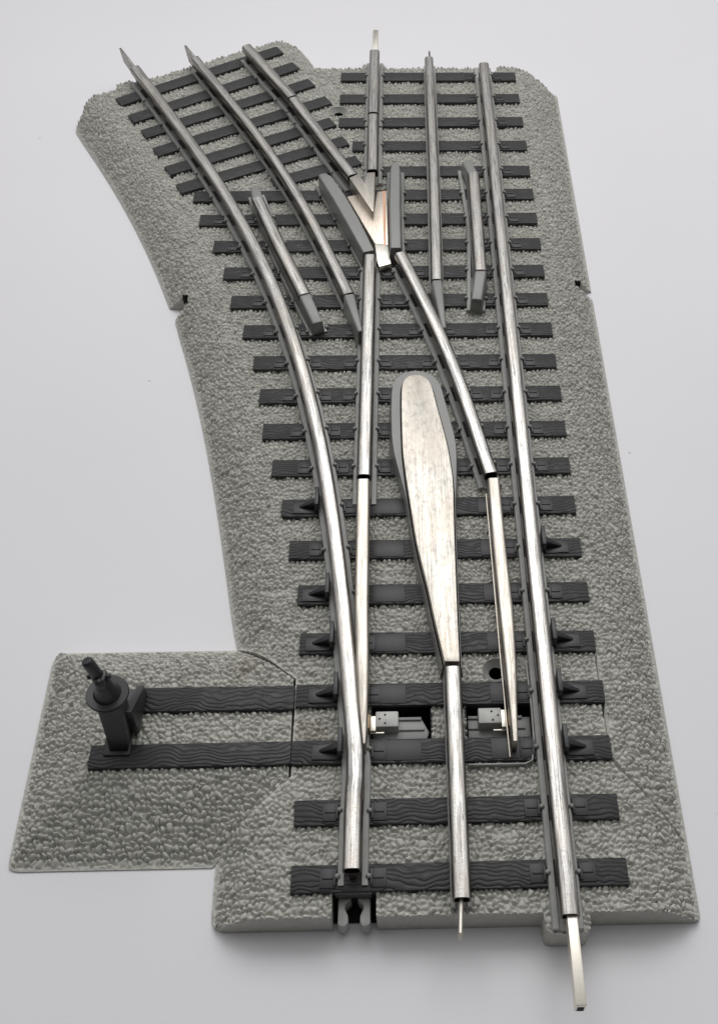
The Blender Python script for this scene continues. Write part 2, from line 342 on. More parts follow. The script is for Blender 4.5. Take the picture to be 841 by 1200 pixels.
front = [(-4.66, -.755, .32), (-2.36, -.755, .02), (-2.36, -.30, .02), (-1.54, -.30, .02), (-1.54, -.755, .02), (1.52, -.755, .03), (1.55, -1.13, .12), (2.36, -1.13, .12), (2.38, -.755, .03)]
main_poly = right+notch_r+far_r+end_+dv+up[1:]+notch_l+dn[1:-1]+[(*J1, .02), (*S1, .02), (*S2, .02), (*J2, .02)]+front
house_poly = [(-4.735, 5.487, .02), (-8.70, 5.487, .35), (-8.69, .50, .22), (-4.735, .505, .02), (S2[0]-.045, S2[1], .02), (S1[0]-.045, S1[1], .02)]
MAIN = rounded(main_poly, .02); HOUSE = rounded(house_poly, .02)
circ = lambda c, r, k=28: np.array([(c[0]+r*math.cos(2*math.pi*i/k), c[1]+r*math.sin(2*math.pi*i/k)) for i in range(k)])
PIT_L = np.array([(-1.67, 2.83), (-.44, 2.83), (-.44, 3.60), (-1.67, 3.60)]); PIT_R = np.array([(.28, 2.83), (1.62, 2.83), (1.62, 3.62), (.28, 3.62)])
H1 = (D['hole'][0][0], D['hole'][0][1]); H2 = tuple(D['hole_far'][0])
CUTS = [PIT_L, PIT_R, circ(H1, .29), circ(H2, .28)]
SHOULDER_M = [np.array([(xr, -2), (xr, 28.1), (3.7, 30.0)]), np.array([(-3.80, 29.9), (-4.55, 31.6)]),
            np.vstack([[(-12.6, 27.6)], [(-11.98, 26.5)], lcurve[1:-1], [J1]]), np.array([(-4.66, .60), (-4.66, -2)])]
SHOULDER_H = [np.array([(-3.2, 5.487), (-8.4, 5.487), (-8.69, 5.2)])*1., np.array([(-8.69, 5.3), (-8.69, .45)]), np.array([(-8.7, .50), (-3.2, .505)])]
SEAM_R = [(3.125, 4.75), (3.125, 4.30), (3.15, 2.35), (3.30, 2.10), (4.45, .82)]
def seg_dist(P, A, B):
    d = B-A; t = np.clip(((P-A)@d)/(d@d+1e-12), 0, 1); Q = A+t[:, None]*d
    return np.linalg.norm(P-Q, axis=1), Q
def sdf(P, loops):
    best = np.full(len(P), 1e9); near = np.zeros_like(P); inside = np.zeros(len(P), bool)
    for poly in loops:
        n = len(poly); par = np.zeros(len(P), bool)
        for i in range(n):
            A, B = poly[i], poly[(i+1) % n]
            d, Q = seg_dist(P, A, B); k = d < best; best[k] = d[k]; near[k] = Q[k]
            if A[1] != B[1]:
                c = ((A[1] > P[:, 1]) != (B[1] > P[:, 1])) & (P[:, 0] < (B[0]-A[0])*(P[:, 1]-A[1])/(B[1]-A[1])+A[0]); par ^= c
        inside ^= par
    return np.where(inside, best, -best), near
def vnoise(P, s, seed):
    g = np.random.default_rng(seed).random((97, 97)); q = P*s; i = np.floor(q).astype(int); f = q-i; f = f*f*(3-2*f)
    G = lambda a, b: g[(i[:, 0]+a) % 97, (i[:, 1]+b) % 97]
    return (G(0,0)*(1-f[:,0])+G(1,0)*f[:,0])*(1-f[:,1])+(G(0,1)*(1-f[:,0])+G(1,1)*f[:,0])*f[:,1]
def lumps(P, cell, seed):
    r = np.random.default_rng(seed); n = 256
    jx, jy, hh, rr = r.random((n, n)), r.random((n, n)), r.random((n, n)), r.random((n, n))
    W = P+np.stack([vnoise(P, 7, seed+1)-.5, vnoise(P, 7, seed+2)-.5], 1)*.09
    q = W/cell; b = np.floor(q).astype(int); f1 = np.full(len(P), 9.); f2 = f1.copy(); hc = np.zeros(len(P))
    for dx in (-1, 0, 1):
        for dy in (-1, 0, 1):
            i, j = (b[:, 0]+dx), (b[:, 1]+dy); I, J = i % n, j % n
            d = np.hypot(q[:, 0]-(i+.12+.76*jx[I, J]), q[:, 1]-(j+.12+.76*jy[I, J]))*(.85+.3*rr[I, J])
            k = d < f1; f2 = np.where(k, f1, np.minimum(f2, d)); hc = np.where(k, hh[I, J], hc); f1 = np.where(k, d, f1)
    t = np.clip((f2-f1)/(.38+.5*vnoise(P, 6, seed+5)), 0, 1)
    best = (.62+.38*hc)*(1-(1-t)**2.2)-.10*f1
    return np.maximum(best, 0)
def profile(t, e):
    t = np.clip(t, 0, 1); return .045+(ZB-.045)*(1-(1-t)**e)
def height(P, SHOULDER, width, e):
    d = np.full(len(P), 1e9)
    for pl in SHOULDER:
        k = 1.05 if len(pl) == 2 and pl[0][0] < -4.6 and pl[0][1] < 1 else 1
        for i in range(len(pl)-1): d = np.minimum(d, k*seg_dist(P, pl[i], pl[i+1])[0])
    if width is None:
        ww = ((1.05, 1.9), (1.45, 1.5), (1.7, 1.15)); base = np.full(len(P), 9.); t = base.copy()
        for pl, (wd_, ee) in zip(SHOULDER, ww):
            dd = np.full(len(P), 1e9)
            for i in range(len(pl)-1): dd = np.minimum(dd, seg_dist(P, pl[i], pl[i+1])[0])
            base = np.minimum(base, profile(dd/wd_, ee)); t = np.minimum(t, dd/wd_)
    else: t = d/width; base = profile(t, e)
    lu = lumps(P, .115, 3); slope = np.clip(1.35-t, 0, 1)
    amp = .122+.045*slope
    amp = amp*np.clip((d-.035)/.13, .12, 1)
    ds = np.full(len(P), 1e9)
    for A, B in ((J1, S1), (S1, S2), (S2, J2), (SEAM_R[0], SEAM_R[1]), (SEAM_R[1], SEAM_R[2]), (SEAM_R[2], SEAM_R[3]), (SEAM_R[3], SEAM_R[4])): ds = np.minimum(ds, seg_dist(P, V2(A), V2(B))[0])
    amp = amp*np.clip(ds/.09, .25, 1)
    z = base-.02+amp*(lu-.62)+.012*(vnoise(P, 14, 9)-.5)
    return np.maximum(z, .03)
def heightfield(name, loops, m, parent, grooves=(), shoulder=None, cell=.0185, zbot=.0):
    A = loops[0]; x0, y0 = A.min(0)-cell*2; x1, y1 = A.max(0)+cell*2
    nx, ny = int((x1-x0)/cell)+1, int((y1-y0)/cell)+1
    X, Y = np.meshgrid(x0+np.arange(nx)*cell, y0+np.arange(ny)*cell); P = np.stack([X.ravel(), Y.ravel()], 1)
    sd, near = sdf(P, loops)
    keep_f = ((sd > -cell*.5).reshape(ny, nx)); cx = P.reshape(ny, nx, 2)
    s = sd.reshape(ny, nx); cen = (s[:-1, :-1]+s[1:, :-1]+s[:-1, 1:]+s[1:, 1:])/4
    fk = cen > 0
    snap = (sd < cell*.3); P2 = P.copy(); P2[snap] = near[snap]
    gdrop = np.zeros(len(P))
    for g in grooves:
        for i in range(len(g)-1):
            d, Q = seg_dist(P2, V2(g[i]), V2(g[i+1])); k = (d < .024) & ~snap; gdrop[k] = .26
    idx = np.arange(nx*ny).reshape(ny, nx)
    F = np.stack([idx[:-1, :-1], idx[:-1, 1:], idx[1:, 1:], idx[1:, :-1]], -1)[fk]
    used = np.unique(F); re = np.full(nx*ny, -1); re[used] = np.arange(len(used)); F = re[F]
    PP = P2[used]; Z = height(PP, *shoulder)-gdrop[used]
    Z = np.where(snap[used], np.minimum(Z, Z), Z)
    E = np.concatenate([F[:, [0,1]], F[:, [1,2]], F[:, [2,3]], F[:, [3,0]]]); key = np.sort(E, 1); kk = key[:, 0].astype(np.int64)*len(used)+key[:, 1]
    u, inv, cnt = np.unique(kk, return_inverse=True, return_counts=True); BE = E[cnt[inv] == 1]
    bv = np.unique(BE); rb = np.full(len(used), -1); rb[bv] = np.arange(len(bv))
    # the skirt uses its own copy of the rim so the rim stays crisp
    top = np.c_[PP, Z]; rim = top[bv]; low = rim.copy(); low[:, 2] = zbot
    n0 = len(top); n1 = n0+len(bv)
    SK = np.stack([n0+rb[BE[:, 1]], n0+rb[BE[:, 0]], n1+rb[BE[:, 0]], n1+rb[BE[:, 1]]], 1)
    VV = np.concatenate([top, rim, low]).astype(np.float32); FF = np.concatenate([F, SK]).astype(np.int32)
    me = bpy.data.meshes.new(name); me.vertices.add(len(VV)); me.vertices.foreach_set('co', VV.ravel())
    me.loops.add(FF.size); me.loops.foreach_set('vertex_index', FF.ravel())
    me.polygons.add(len(FF)); me.polygons.foreach_set('loop_start', np.arange(len(FF), dtype=np.int32)*4)
    me.polygons.foreach_set('use_smooth', np.ones(len(FF), bool)); me.update(calc_edges=True); me.validate()
    me.materials.append(m); o = bpy.data.objects.new(name, me); C.objects.link(o); o.parent = parent
    return o
roadbed = heightfield('roadbed', [MAIN]+CUTS, MB, root, grooves=[SEAM_R], shoulder=(SHOULDER_M, 1.2, 1.9))
housing = heightfield('motor_housing', [HOUSE], MB, root, shoulder=(SHOULDER_H, None, 0))
# screw holes: conical countersinks
for c, deep in ((H1, True), (H2, True)):
    h = Geo().lathe(c, [(.31, .70), (.285, .728), (.27, .70), (.165, .60), (.155, .59), (.15, .585)]).make('screw_hole', MG, root, angle=50)
    Geo().lathe(c, [(.15, .585), (.145, .12), (.001, .12)]).make('screw_bore', MD, h, angle=50)  # bore painted near-black for the darkness inside the hole
Geo().box(-7.14, -6.96, 17.07, 17.115, .22, .52).make('notch_hole_shade', MD, root); Geo().box(4.0, 4.2, 17.615, 17.66, .22, .45).make('notch_hole_shade', MD, root)  # solid near-black boxes standing in for the shade inside the notch holes
# floors and walls of the throw-rod recesses, inner darkness put into their colour
for pit in (PIT_L, PIT_R):
    x0, y0 = pit.min(0)-.02; x1, y1 = pit.max(0)+.02
    g = Geo().box(x0, x1, y0, y1, .12, .25); g.box(x0, x1, y1-.035, y1, .25, .72); g.box(x0, x1, y0, y0+.035, .25, .66); g.box(x1-.035, x1, y0, y1, .25, .70); g.box(x0, x0+.035, y0, y1, .25, .70)
    g.make('throw_rod_recess', MD, root)

# ------------------------------------------------------------------ rails (metal tube + grey plastic foot)
HEADP = [(-.06,-.54), (-.06,-.30), (-.13,-.275), (-.165,-.24), (-.175,-.17), (-.172,-.09), (-.15,-.035), (-.105,-.008), (0,0), (.105,-.008), (.15,-.035), (.172,-.09), (.175,-.17), (.165,-.24), (.13,-.275), (.06,-.30), (.06,-.54)]
HEADP = [(u, w+ZR) for u, w in HEADP]
FOOTP = [(-.29,.66), (-.29,.80), (-.27,.84), (-.17,.84), (-.15,.782), (.15,.782), (.17,.84), (.27,.84), (.29,.80), (.29,.66)]
TIEY = [(t[0], (t[1]+t[3])/2-.26, t[2]) for t in D['ties']]
def spikes(g, path, ys=None, off=.285):
    P = np.array([p[:2] for p in path])
    for (xa, y, xb) in TIEY:
        for i in range(len(P)-1):
            a, b = P[i], P[i+1]
            if min(a[1], b[1]) <= y < max(a[1], b[1]):
                t = (y-a[1])/(b[1]-a[1]); p = a+(b-a)*t; d = (b-a)/np.linalg.norm(b-a); r = np.array([d[1], -d[0]])
                for s in (-1, 1):
                    q = p+r*s*off
                    g.ball((*q, .845), .055, 8, 5, 1.1)
def rail(path, m=MR, foot=True, spike=True, hollow=(True, True), name='rail', z=None, scale=None, footpath=None, fw=1):
    g = Geo().sweep(path, HEADP, z, scale, hollow); o = g.make(name, m, root, angle=42)
    if foot:
        fp = path if footpath is None else footpath
        f = Geo().sweep(fp, [(u*fw, w) for u, w in FOOTP])
        if spike: spikes(f, fp, off=.285*fw)
        f.make('rail_foot', MG, o)
    return o
def extend(path, a=0, b=0):
    P = [V2(p[:2]) for p in path]
    if a: d = P[0]-P[1]; P[0] = P[0]+d/np.linalg.norm(d)*a
    if b: d = P[-1]-P[-2]; P[-1] = P[-1]+d/np.linalg.norm(d)*b
    return P
XR = 1.935
r_right = rail([(XR-.0, 28.2), (XR, -1.02)], footpath=[(XR, 28.75), (XR, -1.10)])
wc = resample(D['r_curve'], 60)
near = D['r_curve_near']
cpath = list(wc)+[V2((-1.945, 1.75)), V2((-1.965, 1.45)), V2((-1.97, 1.1)), V2((-1.972, -.10))]
kp = np.array(cpath); 
r_curve = rail(cpath, footpath=list(wc[:52])+[wc[53], wc[-1], V2((-1.95, 1.6)), V2((-1.97, 1.1)), V2((-1.972, -.22))], spike=True)
rail([(-1.885, 9.50), (-1.858, 13.8), (-1.836, 17.80)], footpath=[(-1.885, 9.0), (-1.858, 13.8), (-1.836, 17.9)])
wr = resample(D['r_closure_r'], 24); rail(list(wr))
rail([D['r_mid'][0], (.075, 21.8), D['r_mid'][3]], spike=False, fw=.72, footpath=[(.10, 28.9), (.075, 21.8), D['r_mid'][3]], scale=[.85, .9, .95])
wd = resample(D['r_divmid'], 30); rail(list(wd), spike=False, fw=.72, scale=list(np.linspace(.85, .95, 30)))
rail([(-1.79, 29.1), D['r_far_l'][1]]); rail([D['r_far_l2'][0], (-1.802, 21.95)])
di = [D['r_div_in'][0], D['r_div_in'][1]]; rail(extend(di)); rail(D['r_div_in2'], footpath=D['r_div_in2'])
XC = .018
rail([(XC, 4.17), (XC, -.68)], foot=True, spike=False, fw=.66, footpath=[(XC, 4.6), (XC, -.66)])
# grey plastic tails of the two middle rails, wing rails and guard rails
TAILP = [(-.20,.66), (-.15,ZR-.08), (-.12,ZR-.01), (.12,ZR-.01), (.15,ZR-.08), (.20,.66)]
def plastic(path, z=None, scale=None, name='rail_tail', m=MGF, parent=None, prof=TAILP, foot=False):
    n = len(path); z = [0]*n if z is None else z; scale = [1]*n if scale is None else scale
    rings = []; P = [V2(p[:2]) for p in path]; v = []; k = len(prof)
    for i in range(n):
        a = P[max(i-1, 0)]; b = P[min(i+1, n-1)]; t = (b-a)/np.linalg.norm(b-a); r = np.array([t[1], -t[0]])
        for u, w in prof: v.append((*(P[i]+r*u*scale[i]), w if w < .7 else w+z[i]))
    f = [(i*k+j, i*k+(j+1) % k, (i+1)*k+(j+1) % k, (i+1)*k+j) for i in range(n-1) for j in range(k)]+[tuple(range(k)), tuple((n-1)*k+j for j in range(k))]
    g = Geo().add(v, f)
    if foot: g.sweep(path, [(u*.95, w) for u, w in FOOTP]); spikes(g, path, off=.29)
    return g.make(name, m, root if parent is None else parent, angle=50, bevel=.035)
plastic(D['r_mid_tip'], z=[0, -.02], scale=[1, .45]); plastic(D['r_divmid_tip'], z=[0, -.05], scale=[1, .5])
WINGP = [(-.26,.66), (-.205,ZR-.10), (-.17,ZR-.01), (.17,ZR-.01), (.205,ZR-.10), (.26,.66)]
wl = [V2(p) for p in D['wing_l']]; plastic(wl, z=[-.12, -.02, 0, 0, 0], scale=[.62, .95, 1.05, 1.05, .9], name='wing_rail', prof=WINGP, foot=True)
w2 = [(-.77+.0, 22.75)]; wv = [V2(p) for p in D['wing_r']]
plastic([wv[0], wv[0]+(wv[1]-wv[0])*.25, wv[1], wv[2]], z=[-.14, -.01, 0, 0], scale=[.5, .78, .82, .8], name='wing_rail', prof=WINGP, foot=True)
def guard(top, mid, bot):
    T, M_, B = [V2(p) for p in D[top]], [V2(p) for p in D[mid]], [V2(p) for p in D[bot]]
    B[1] = B[0]+(B[1]-B[0])*.78
    path = [T[1], T[0], M_[len(M_)//2], B[0], B[1]]
    o = plastic(path, z=[-.14, -.02, -.02, -.02, -.12], scale=[.8, .92, .94, .94, .86], name='guard_rail', prof=[(-.23,.66), (-.17,ZR-.06), (-.15,ZR-.01), (.15,ZR-.01), (.17,ZR-.06), (.23,.66)])
    f = Geo().sweep([path[0], path[2], path[-1]], [(u*.9, w) for u, w in FOOTP]); spikes(f, [path[0], path[2], path[-1]], off=.27); f.make('rail_foot', MG, o)
    Geo().sweep([T[0], M_[len(M_)//2], B[0]], [(u*1.04, w+.012) for u, w in HEADP if w > ZR-.28]).make('steel_cap', MR, o, angle=42)
guard('guard_r_top', 'guard_r', 'guard_r_bot'); guard('guard_l_top', 'guard_l', 'guard_l_bot')

# frog
fr = Geo().prism(D['frog'], .78, 1.10); frog = fr.make('frog', MC, root, bevel=.012)
q_ = [V2(p) for p in D['frog']]; a_, b_, c_ = q_[3], q_[4], q_[5]
Geo().prism([a_+(b_-a_)*.55, a_+(b_-a_)*.82, c_+(a_-b_)*.22, c_+(a_-b_)*.40], 1.09, 1.104).make('copper_wear', mat_metal('bare_copper', (.58,.36,.25), .42, .5, .3), frog)
fp = D['frog_ramp']; Geo().prism(fp, .80, [1.105, 1.105, 1.02, 1.02, 1.07]).make('frog_ramp', MX, frog, bevel=.015)
Geo().prism(D['frog_v'], .82, ZR).make('frog_point', MP, frog, bevel=.03)

# point blades
def blade(path, hw, zt, skirt=None):
    P = [V2(p) for p in path]; n = len(P); v = []; k = 8
    for i in range(n):
        a = P[max(i-1, 0)]; b = P[min(i+1, n-1)]; t = (b-a)/np.linalg.norm(b-a); r = np.array([t[1], -t[0]]); w, z = hw[i], zt[i]; e = min(.045, w*.4)
        for u, q in ((-w, z-.42), (-w, z-e), (-w+e*.5, z-e*.25), (-w+e*1.3, z), (w-e*1.3, z), (w-e*.5, z-e*.25), (w, z-e), (w, z-.42)): v.append((*(P[i]+r*u), q))
    f = [(i*k+j, i*k+(j+1) % k, (i+1)*k+(j+1) % k, (i+1)*k+j) for i in range(n-1) for j in range(k)]+[tuple(range(k)), tuple((n-1)*k+j for j in range(k))]
    return Geo().add(v, f).make('point_blade', MP, root, angle=40)
bl = blade(D['blade_l'], [.15, .15, .135, .085, .035], [ZR, ZR, ZR-.01, ZR-.05, ZR-.10])
br = blade(D['blade_r'], [.14, .15, .155, .125, .085, .05], [ZR, ZR, ZR, ZR-.02, ZR-.05, ZR-.10])
sk = [V2(p)+np.array([-.05-.0, 0]) for p in D['blade_r']]
fl = [(p[0]+.13 - .0, p[1]) for p in D['blade_r']]
Geo().sweep([(.995, 9.2), (1.03, 6.5), (1.055, 4.5), (1.10, 2.30)], [(-.011,.84), (-.011,.93), (.011,.93), (.011,.84)]).make('blade_flange', MP, br)

# teardrop plate in a grey frame
pl = np.array(D['plate']); plc = pl.copy()
def densify(P, n):
    d = np.r_[0, np.cumsum(np.linalg.norm(np.diff(P, axis=0), axis=1))]; t = np.linspace(0, d[-1], n)
    return np.stack([np.interp(t, d, P[:, i]) for i in (0, 1)], 1)
def soften(P, it):
    for _ in range(it): P = np.vstack([P[:1], (P[:-2]+2*P[1:-1]+P[2:])/4, P[-1:]])
    return P
pl = soften(densify(pl, 120), 5)
Geo().prism([tuple(p) for p in pl], .95, ZR+.0).make('centre_plate', MW, root, bevel=.02)
cp = bpy.data.objects['centre_plate']
tan = np.gradient(pl, axis=0); tan /= np.linalg.norm(tan, axis=1)[:, None]; nor = np.stack([-tan[:, 1], tan[:, 0]], 1)
if np.mean(np.sum((pl-pl.mean(0))*nor, 1)) < 0: nor = -nor
kf = np.clip((pl[:, 1]-8.7)/2.3, 0, 1); kf = kf*kf*(3-2*kf)
inn = pl+nor*.035; out = pl+nor*(.045+.20*kf)[:, None]; bot = pl+nor*(.09+.24*kf)[:, None]
zt = 1.10+.14*kf; g = Geo(); n = len(pl)
v = [(*p, .9) for p in inn]+[(*p, z) for p, z in zip(inn, zt)]+[(*p, z-.0) for p, z in zip(out, zt)]+[(*p, .66) for p in bot]
f = [(a*n+i, a*n+i+1, (a+1)*n+i+1, (a+1)*n+i) for a in range(3) for i in range(n-1)]
g.add(v, f).make('plate_frame', MGF, cp, angle=50)

# connecting pins
def pin(p0, p1, w, z0, z1, m=MX, name='rail_pin'):
    p0, p1 = V2(p0), V2(p1); t = p1-p0; return Geo().rot_box((p0+p1)/2, t, np.linalg.norm(t)/2, w/2, z0, z1).make(name, m, root, bevel=.025)
pr = pin((XR+.03, -.8), (XR+.03, -2.57), .195, .96, 1.27)
Geo().box(XR-.03, XR+.09, -2.573, -2.45, .985, 1.20).make('pin_opening_shade', MD, pr)  # near-black box painted as the shaded hollow of the pin end
px_, py_ = D['pin_c'][1]
Geo().tube((XC+.0, -.4, 1.17), (px_, py_+.10, 1.17), .045, .042, 14).tube((px_, py_+.10, 1.17), (px_, py_, 1.15), .05, .035, 14).make('rail_pin', MX, root)
pin((-1.785, 28.8), D['pin_far'][0], .19, 1.0, 1.28)
Geo().tube((.10, 28.2, 1.2), (.10, 29.2, 1.2), .045, .03, 12).make('rail_pin', MR, root)
def blade_pin(end, tip, zb, z1):
    e, t = V2(end), V2(tip); d = (e-t)/np.linalg.norm(e-t); r = np.array([d[1], -d[0]])*.035; v = []
    for s in (-1, 1):
        for p, z in ((e+d*.35, zb), (e+d*.35, z1), (t, z1), (t+d*.25, zb+.1)): v.append((*(p+r*s), z))
    Geo().add(v, [(0,1,2,3), (7,6,5,4), (0,1,5,4), (1,2,6,5), (2,3,7,6), (3,0,4,7)]).make('rail_pin', MR, root, bevel=.008)
blade_pin(wc[0], D['pin_curve'][0], .82, 1.33); blade_pin(wd[0], D['pin_divmid'][0], .74, 1.33)

# ------------------------------------------------------------------ ties
rail_paths = [[(XR, 30), (XR, -1)], cpath, [(-1.885, 9.0), (-1.836, 17.9)], list(wr)]
def tie(L0, R0, w, plates, parent=root, seed=0):
    L0, R0 = V2(L0), V2(R0); d = R0-L0; ln = np.linalg.norm(d); t = d/ln; n = np.array([t[1], -t[0]]); c = (L0+R0)/2+n*w/2
    g = Geo().box(-ln/2, ln/2, -w/2, w/2, .56, ZT)
    bs = []; done = []
    for x, s in plates:                       # raised tie plates beside the rails
        u = x-c[0]
        if abs(u) > ln/2-.2 or any(abs(u-q) < .33 for q in done): continue
        done.append(u); b = Geo(); bs.append(b)
        b.box(u-.15, u+.15, -w/2+.07, w/2-.09, ZT-.02, ZT+.022)
        b.box(u-s*.13-.025, u-s*.13+.025, -w/2+.10, w/2-.12, ZT, ZT+.05)
        b.box(u-.1, u+.1, -.03, .03, ZT, ZT+.04)
    o = link('tie', g.v, g.f, MT, parent, loc=(c[0], c[1], 0), rot=math.atan2(t[1], t[0]), bevel=.012)
    for b in bs: link('tie_plate', b.v, b.f, MT2, o, bevel=.006)
    return o
MT2 = mat_plain('tie_plate_plastic', (.026,.025,.027), .44, .45, 30, .15)
def cross(path, y):
    P = np.array([p[:2] for p in path])
    for i in range(len(P)-1):
        a, b = P[i], P[i+1]
        if min(a[1], b[1]) <= y < max(a[1], b[1]): return a[0]+(b[0]-a[0])*(y-a[1])/(b[1]-a[1])
for i, (xa, ya, xb, yb, w) in enumerate(D['ties']):
    y = (ya+yb)/2-.26; pls = []
    for k, pth in enumerate(rail_paths):
        x = cross(pth, y)
        if x is None or (i in (0, 1) and k == 0 and False): continue
        if y > 21 and k == 1: continue
        for s in (-1, 1): pls.append((x+s*.47, s))
    # wide slide plates under the moving blades
    xb_ = 3.10 if i > 1 else 3.09
    tie((xa, ya), (xb, yb), .525, pls)
for i, (xa, ya, xb, yb) in enumerate(D['div_ties']): tie((xa, ya), (xb, yb), .525, [])
for q in D['house_ties']:
    q = np.array(q); tie(q[0], q[1], float(np.linalg.norm(q[0]-q[3])), [], parent=housing)
for i in (2, 3, 4, 5, 6, 7):                  # smooth slide plates under the blades
    xa, ya, xb, yb, w = D['ties'][i]; y = (ya+yb)/2-.262
    for x0, x1 in (((-1.68, -.95) if i > 2 else (-1.65, -.65)), ((.80, 1.62) if i > 2 else (.75, 1.60))):
        Geo().box(x0, x1, y-.225, y+.225, ZT-.02, ZT+.012).make('slide_plate', MT2, root, bevel=.008)

# rail braces
def brace(xs, y, s):
    """s = +1: stands to the right of its rail"""
    g = Geo().box(min(xs, xs+s*.62), max(xs, xs+s*.62), y-.21, y+.12, ZT-.02, ZT+.03)
    g.box(min(xs, xs+s*.09), max(xs, xs+s*.09), y-.20, y+.34, ZT, 1.14)
    x2 = xs+s*.52
    v = [(xs+s*.05, y-.10, ZT), (x2, y-.05, ZT), (xs+s*.05, y-.10, 1.12), (xs+s*.05, y+.06, ZT), (x2, y+.01, ZT), (xs+s*.05, y+.06, 1.12)]
    g.add(v, [(0,1,2), (5,4,3), (0,3,4,1), (1,4,5,2), (2,5,3,0)])
    g.make('rail_brace', MK, root, bevel=.01)
for i in (7, 5, 4, 3, 2):
    y = (D['ties'][i][1]+D['ties'][i][3])/2-.24; brace(cross(cpath, y)-.25, y, -1)
for i in (6, 4, 3, 2):
    y = (D['ties'][i][1]+D['ties'][i][3])/2-.24; brace(XR+.25, y, 1)

# ------------------------------------------------------------------ throw rods in the recesses
def throw(sl, bx, dots, rib):
    sl = np.array(sl); g = Geo().prism(sl, .25, .56); x0, x1 = sl[:, 0].min(), sl[:, 0].max(); ym = (sl[:, 1].min()+sl[:, 1].max())/2
    g.box(x0, x1-.10, ym-.025, ym+.045, .5, .60); g.box(x0, x1-.16, sl[:, 1].max()-.05, sl[:, 1].max()+.02, .3, .60)
    o = g.make('throw_rod', MGF, root, bevel=.012)
    X0, X1, Y0, Y1 = bx; b = Geo().box(X0, X1, Y0, Y1, .42, .86).make('throw_block', mat_plain('throw_block_plastic', (.48,.48,.46), .36), root, bevel=.03)
    h = Geo()
    for u, v in dots: h.tube((X0+u*(X1-X0), Y0+v*(Y1-Y0), .85), (X0+u*(X1-X0), Y0+v*(Y1-Y0), .866), .022, k=10)
    h.make('rivet_marks', MD, b)
throw([(-1.63, 2.87), (-.56, 2.87), (-.48, 3.07), (-.64, 3.40), (-1.63, 3.40)], (-1.58, -1.11, 3.06, 3.42), [(.42, .75), (.18, .5), (.42, .22)], 0)
throw([(.32, 2.87), (1.60, 2.87), (1.60, 3.40), (.32, 3.40)], (.52, .995, 3.10, 3.46), [(.58, .75), (.85, .5), (.62, .2)], 0)
Geo().box(-1.69, -1.57, 2.98, 3.32, .45, .84).box(-1.69, -1.40, 2.96, 3.0, .72, .76).make('blade_clip', MX, root, bevel=.012)
Geo().box(.99, 1.11, 3.02, 3.42, .45, .84).box(.82, 1.12, 2.99, 3.03, .70, .74).make('blade_clip', MX, root, bevel=.012)
Geo().box(-1.78, -1.69, 2.98, 3.30, .5, .95).make('brass_tab', MBR, bl, bevel=.01)
Geo().box(1.12, 1.27, 2.99, 3.40, .5, .92).make('brass_tab', MBR, br, bevel=.01)
# grey rim strip by the right blade
Geo().sweep([(1.60, 4.6), (1.63, 3.4), (1.62, 2.6), (1.55, 2.27), (1.40, 2.20), (.26, 2.20)], [(-.018,.7), (-.018,.83), (.018,.83), (.018,.7)]).make('recess_rim', MG, root, bevel=.012)

# ------------------------------------------------------------------ near end spring clip under the left rail
g = Geo().box(-2.30, -1.62, -.36, -.20, .56, .76)
clip = g.make('rail_clip', mat_plain('clip_plastic', (.075,.075,.07), .5), root, bevel=.015)
Geo().box(-2.355, -1.545, -.62, -.29, .005, .05).box(-2.355, -1.545, -.33, -.29, .0, .62).make('clip_recess_shade', MD, clip)  # near-black floor and back: the shadow around the prongs put into colour
def prong(s):
    xo = -1.955+s*.30; xi = -1.955+s*.10
    a = [(xo, -.25), (xo, -.80), (xo-s*.05, -.86), (xi+s*.06, -.86), (xi+s*.01, -.78), (xi+s*.01, -.66), (xi+s*.07, -.52), (xi+s*.06, -.44), (xi-s*.04, -.36), (xi-s*.04, -.25)]
    if s < 0: a = a[::-1]
    Geo().prism(a, .12, .50).make('clip_prong', MG, clip, bevel=.03)
prong(1); prong(-1)

# ------------------------------------------------------------------ lamp stand on the motor housing
lx, ly = D['lamp'][0]+.02, D['lamp'][1]+.27
f0 = D['lamp']
g = Geo()
v = []
for z, hx, y0, y1, cx in ((.82, .19, ly-.50, ly+.12, lx-.02), (1.25, .21, ly-.40, ly+.16, lx), (1.92, .24, ly-.26, ly+.22, lx), (2.15, .25, ly-.22, ly+.24, lx)):
    v += [(cx-hx, y0, z), (cx+hx, y0, z), (cx+hx, y1, z), (cx-hx, y1, z)]
f = [(0,3,2,1), (12,13,14,15)]+[(a*4+i, a*4+(i+1) % 4, a*4+4+(i+1) % 4, a*4+4+i) for a in range(3) for i in range(4)]
g.add(v, f)
g.box(lx-.33, -6.47, ly-.58, 4.06, .78, .845)
stand = g.make('lamp_stand', MK, housing, bevel=.03)
# rear bracket reaching the upper tie
g = Geo()
g.prism([(lx+.12, ly-.1), (lx+.34, ly-.1), (lx+.36, 3.98), (lx+.20, 3.98)], .82, [1.7, 1.7, 1.1, 1.1])
g.make('stand_bracket', MK, stand, bevel=.02)
g = Geo().lathe((lx-.03, ly), [(.001, 2.13), (.30, 2.13), (.405, 2.20), (.42, 2.24), (.40, 2.27), (.27, 2.262), (.245, 2.30), (.17, 2.60), (.001, 2.60)], 48)
g.make('stand_disc', MK, stand, angle=30)
g = Geo().tube((lx-.03, ly, 2.58), (lx-.05, ly+.01, 2.80), .175, .155).tube((lx-.05, ly+.01, 2.75), (lx-.19, ly+.05, 3.30), .122, .116).tube((lx-.19, ly+.05, 3.30), (lx-.203, ly+.054, 3.345), .116, .08)
g.box(lx-.15, lx+.07, ly-.12, ly+.12, 2.58, 2.92)
g.make('lamp_post', MK, stand, bevel=.01)
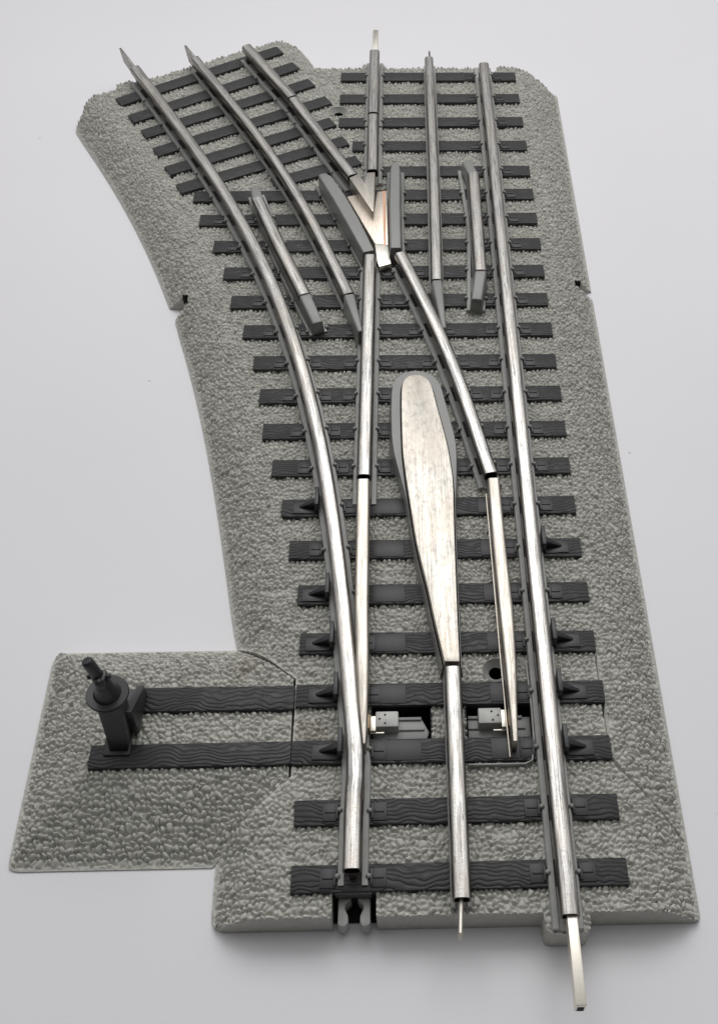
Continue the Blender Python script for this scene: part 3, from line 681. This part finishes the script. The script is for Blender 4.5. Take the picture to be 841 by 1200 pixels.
g = Geo().tube((lx-.24, ly, 2.86), (lx+.12, ly, 2.86), .05).ball((lx-.24, ly, 2.86), .058).ball((lx+.12, ly, 2.86), .058).ball((lx-.045, ly-.13, 2.86), .09, 14, 9)
g.make('lamp_knob', MK, stand)

# ------------------------------------------------------------------ setting, camera, light
tb = Geo().add([(-150,-120,0), (150,-120,0), (150,200,0), (-150,200,0)], [(0,1,2,3)])
t = tb.make('table', MTB); t['kind'] = 'structure'; t['label'] = 'smooth white tabletop under the track switch'
cam = bpy.data.cameras.new('camera'); co = bpy.data.objects.new('camera', cam); C.objects.link(co)
cd = D['cam']; M = Matrix([(*cd['M'][i], cd['pos'][i]) for i in range(3)]+[(0,0,0,1)]); co.matrix_world = M
cam.sensor_fit = 'VERTICAL'; cam.sensor_height = 36; cam.lens = cd['f']/1200*36
cam.shift_x = -cd['pp'][0]/1200; cam.shift_y = cd['pp'][1]/1200
cam.clip_start = .5; cam.clip_end = 2000
bpy.context.scene.camera = co
w = bpy.data.worlds.new('World'); bpy.context.scene.world = w; w.use_nodes = True
wt = w.node_tree; bg = wt.nodes['Background']; bg.inputs[1].default_value = WORLD
# a white light tent: bright overhead, dim towards the horizon and towards the photographer
tc = wt.nodes.new('ShaderNodeTexCoord'); sx = wt.nodes.new('ShaderNodeSeparateXYZ'); wt.links.new(tc.outputs['Generated'], sx.inputs[0])
rz = ramp(wt, sx.outputs['Z'], [(.0, (TENT[0],)*3), (.35, (TENT[1],)*3), (.75, (TENT[2],)*3)])
my = N(wt, 'ShaderNodeMapRange', interpolation_type='SMOOTHSTEP'); L(wt, sx.outputs['Y'], my.inputs['Value'])
my.inputs['From Min'].default_value = -.5; my.inputs['From Max'].default_value = .5; my.inputs['To Min'].default_value = TENT[3]; my.inputs['To Max'].default_value = 1
wm = mix(wt, 1.0, rz.outputs[0], my.outputs[0], 'MULTIPLY'); L(wt, wm, bg.inputs[0])
def lamp(name, loc, target, sx, sy, power, col):
    l = bpy.data.lights.new(name, 'AREA'); l.shape = 'RECTANGLE'; l.size = sx; l.size_y = sy; l.energy = power; l.color = col
    o = bpy.data.objects.new(name, l); C.objects.link(o); o.location = loc
    o.rotation_euler = (Vector(target)-Vector(loc)).to_track_quat('-Z', 'Y').to_euler(); return o
for a in LAMPS: lamp(*a)
vs = bpy.context.scene.view_settings; vs.view_transform = 'Standard'; vs.look = 'None'; vs.exposure = 0; vs.gamma = 1
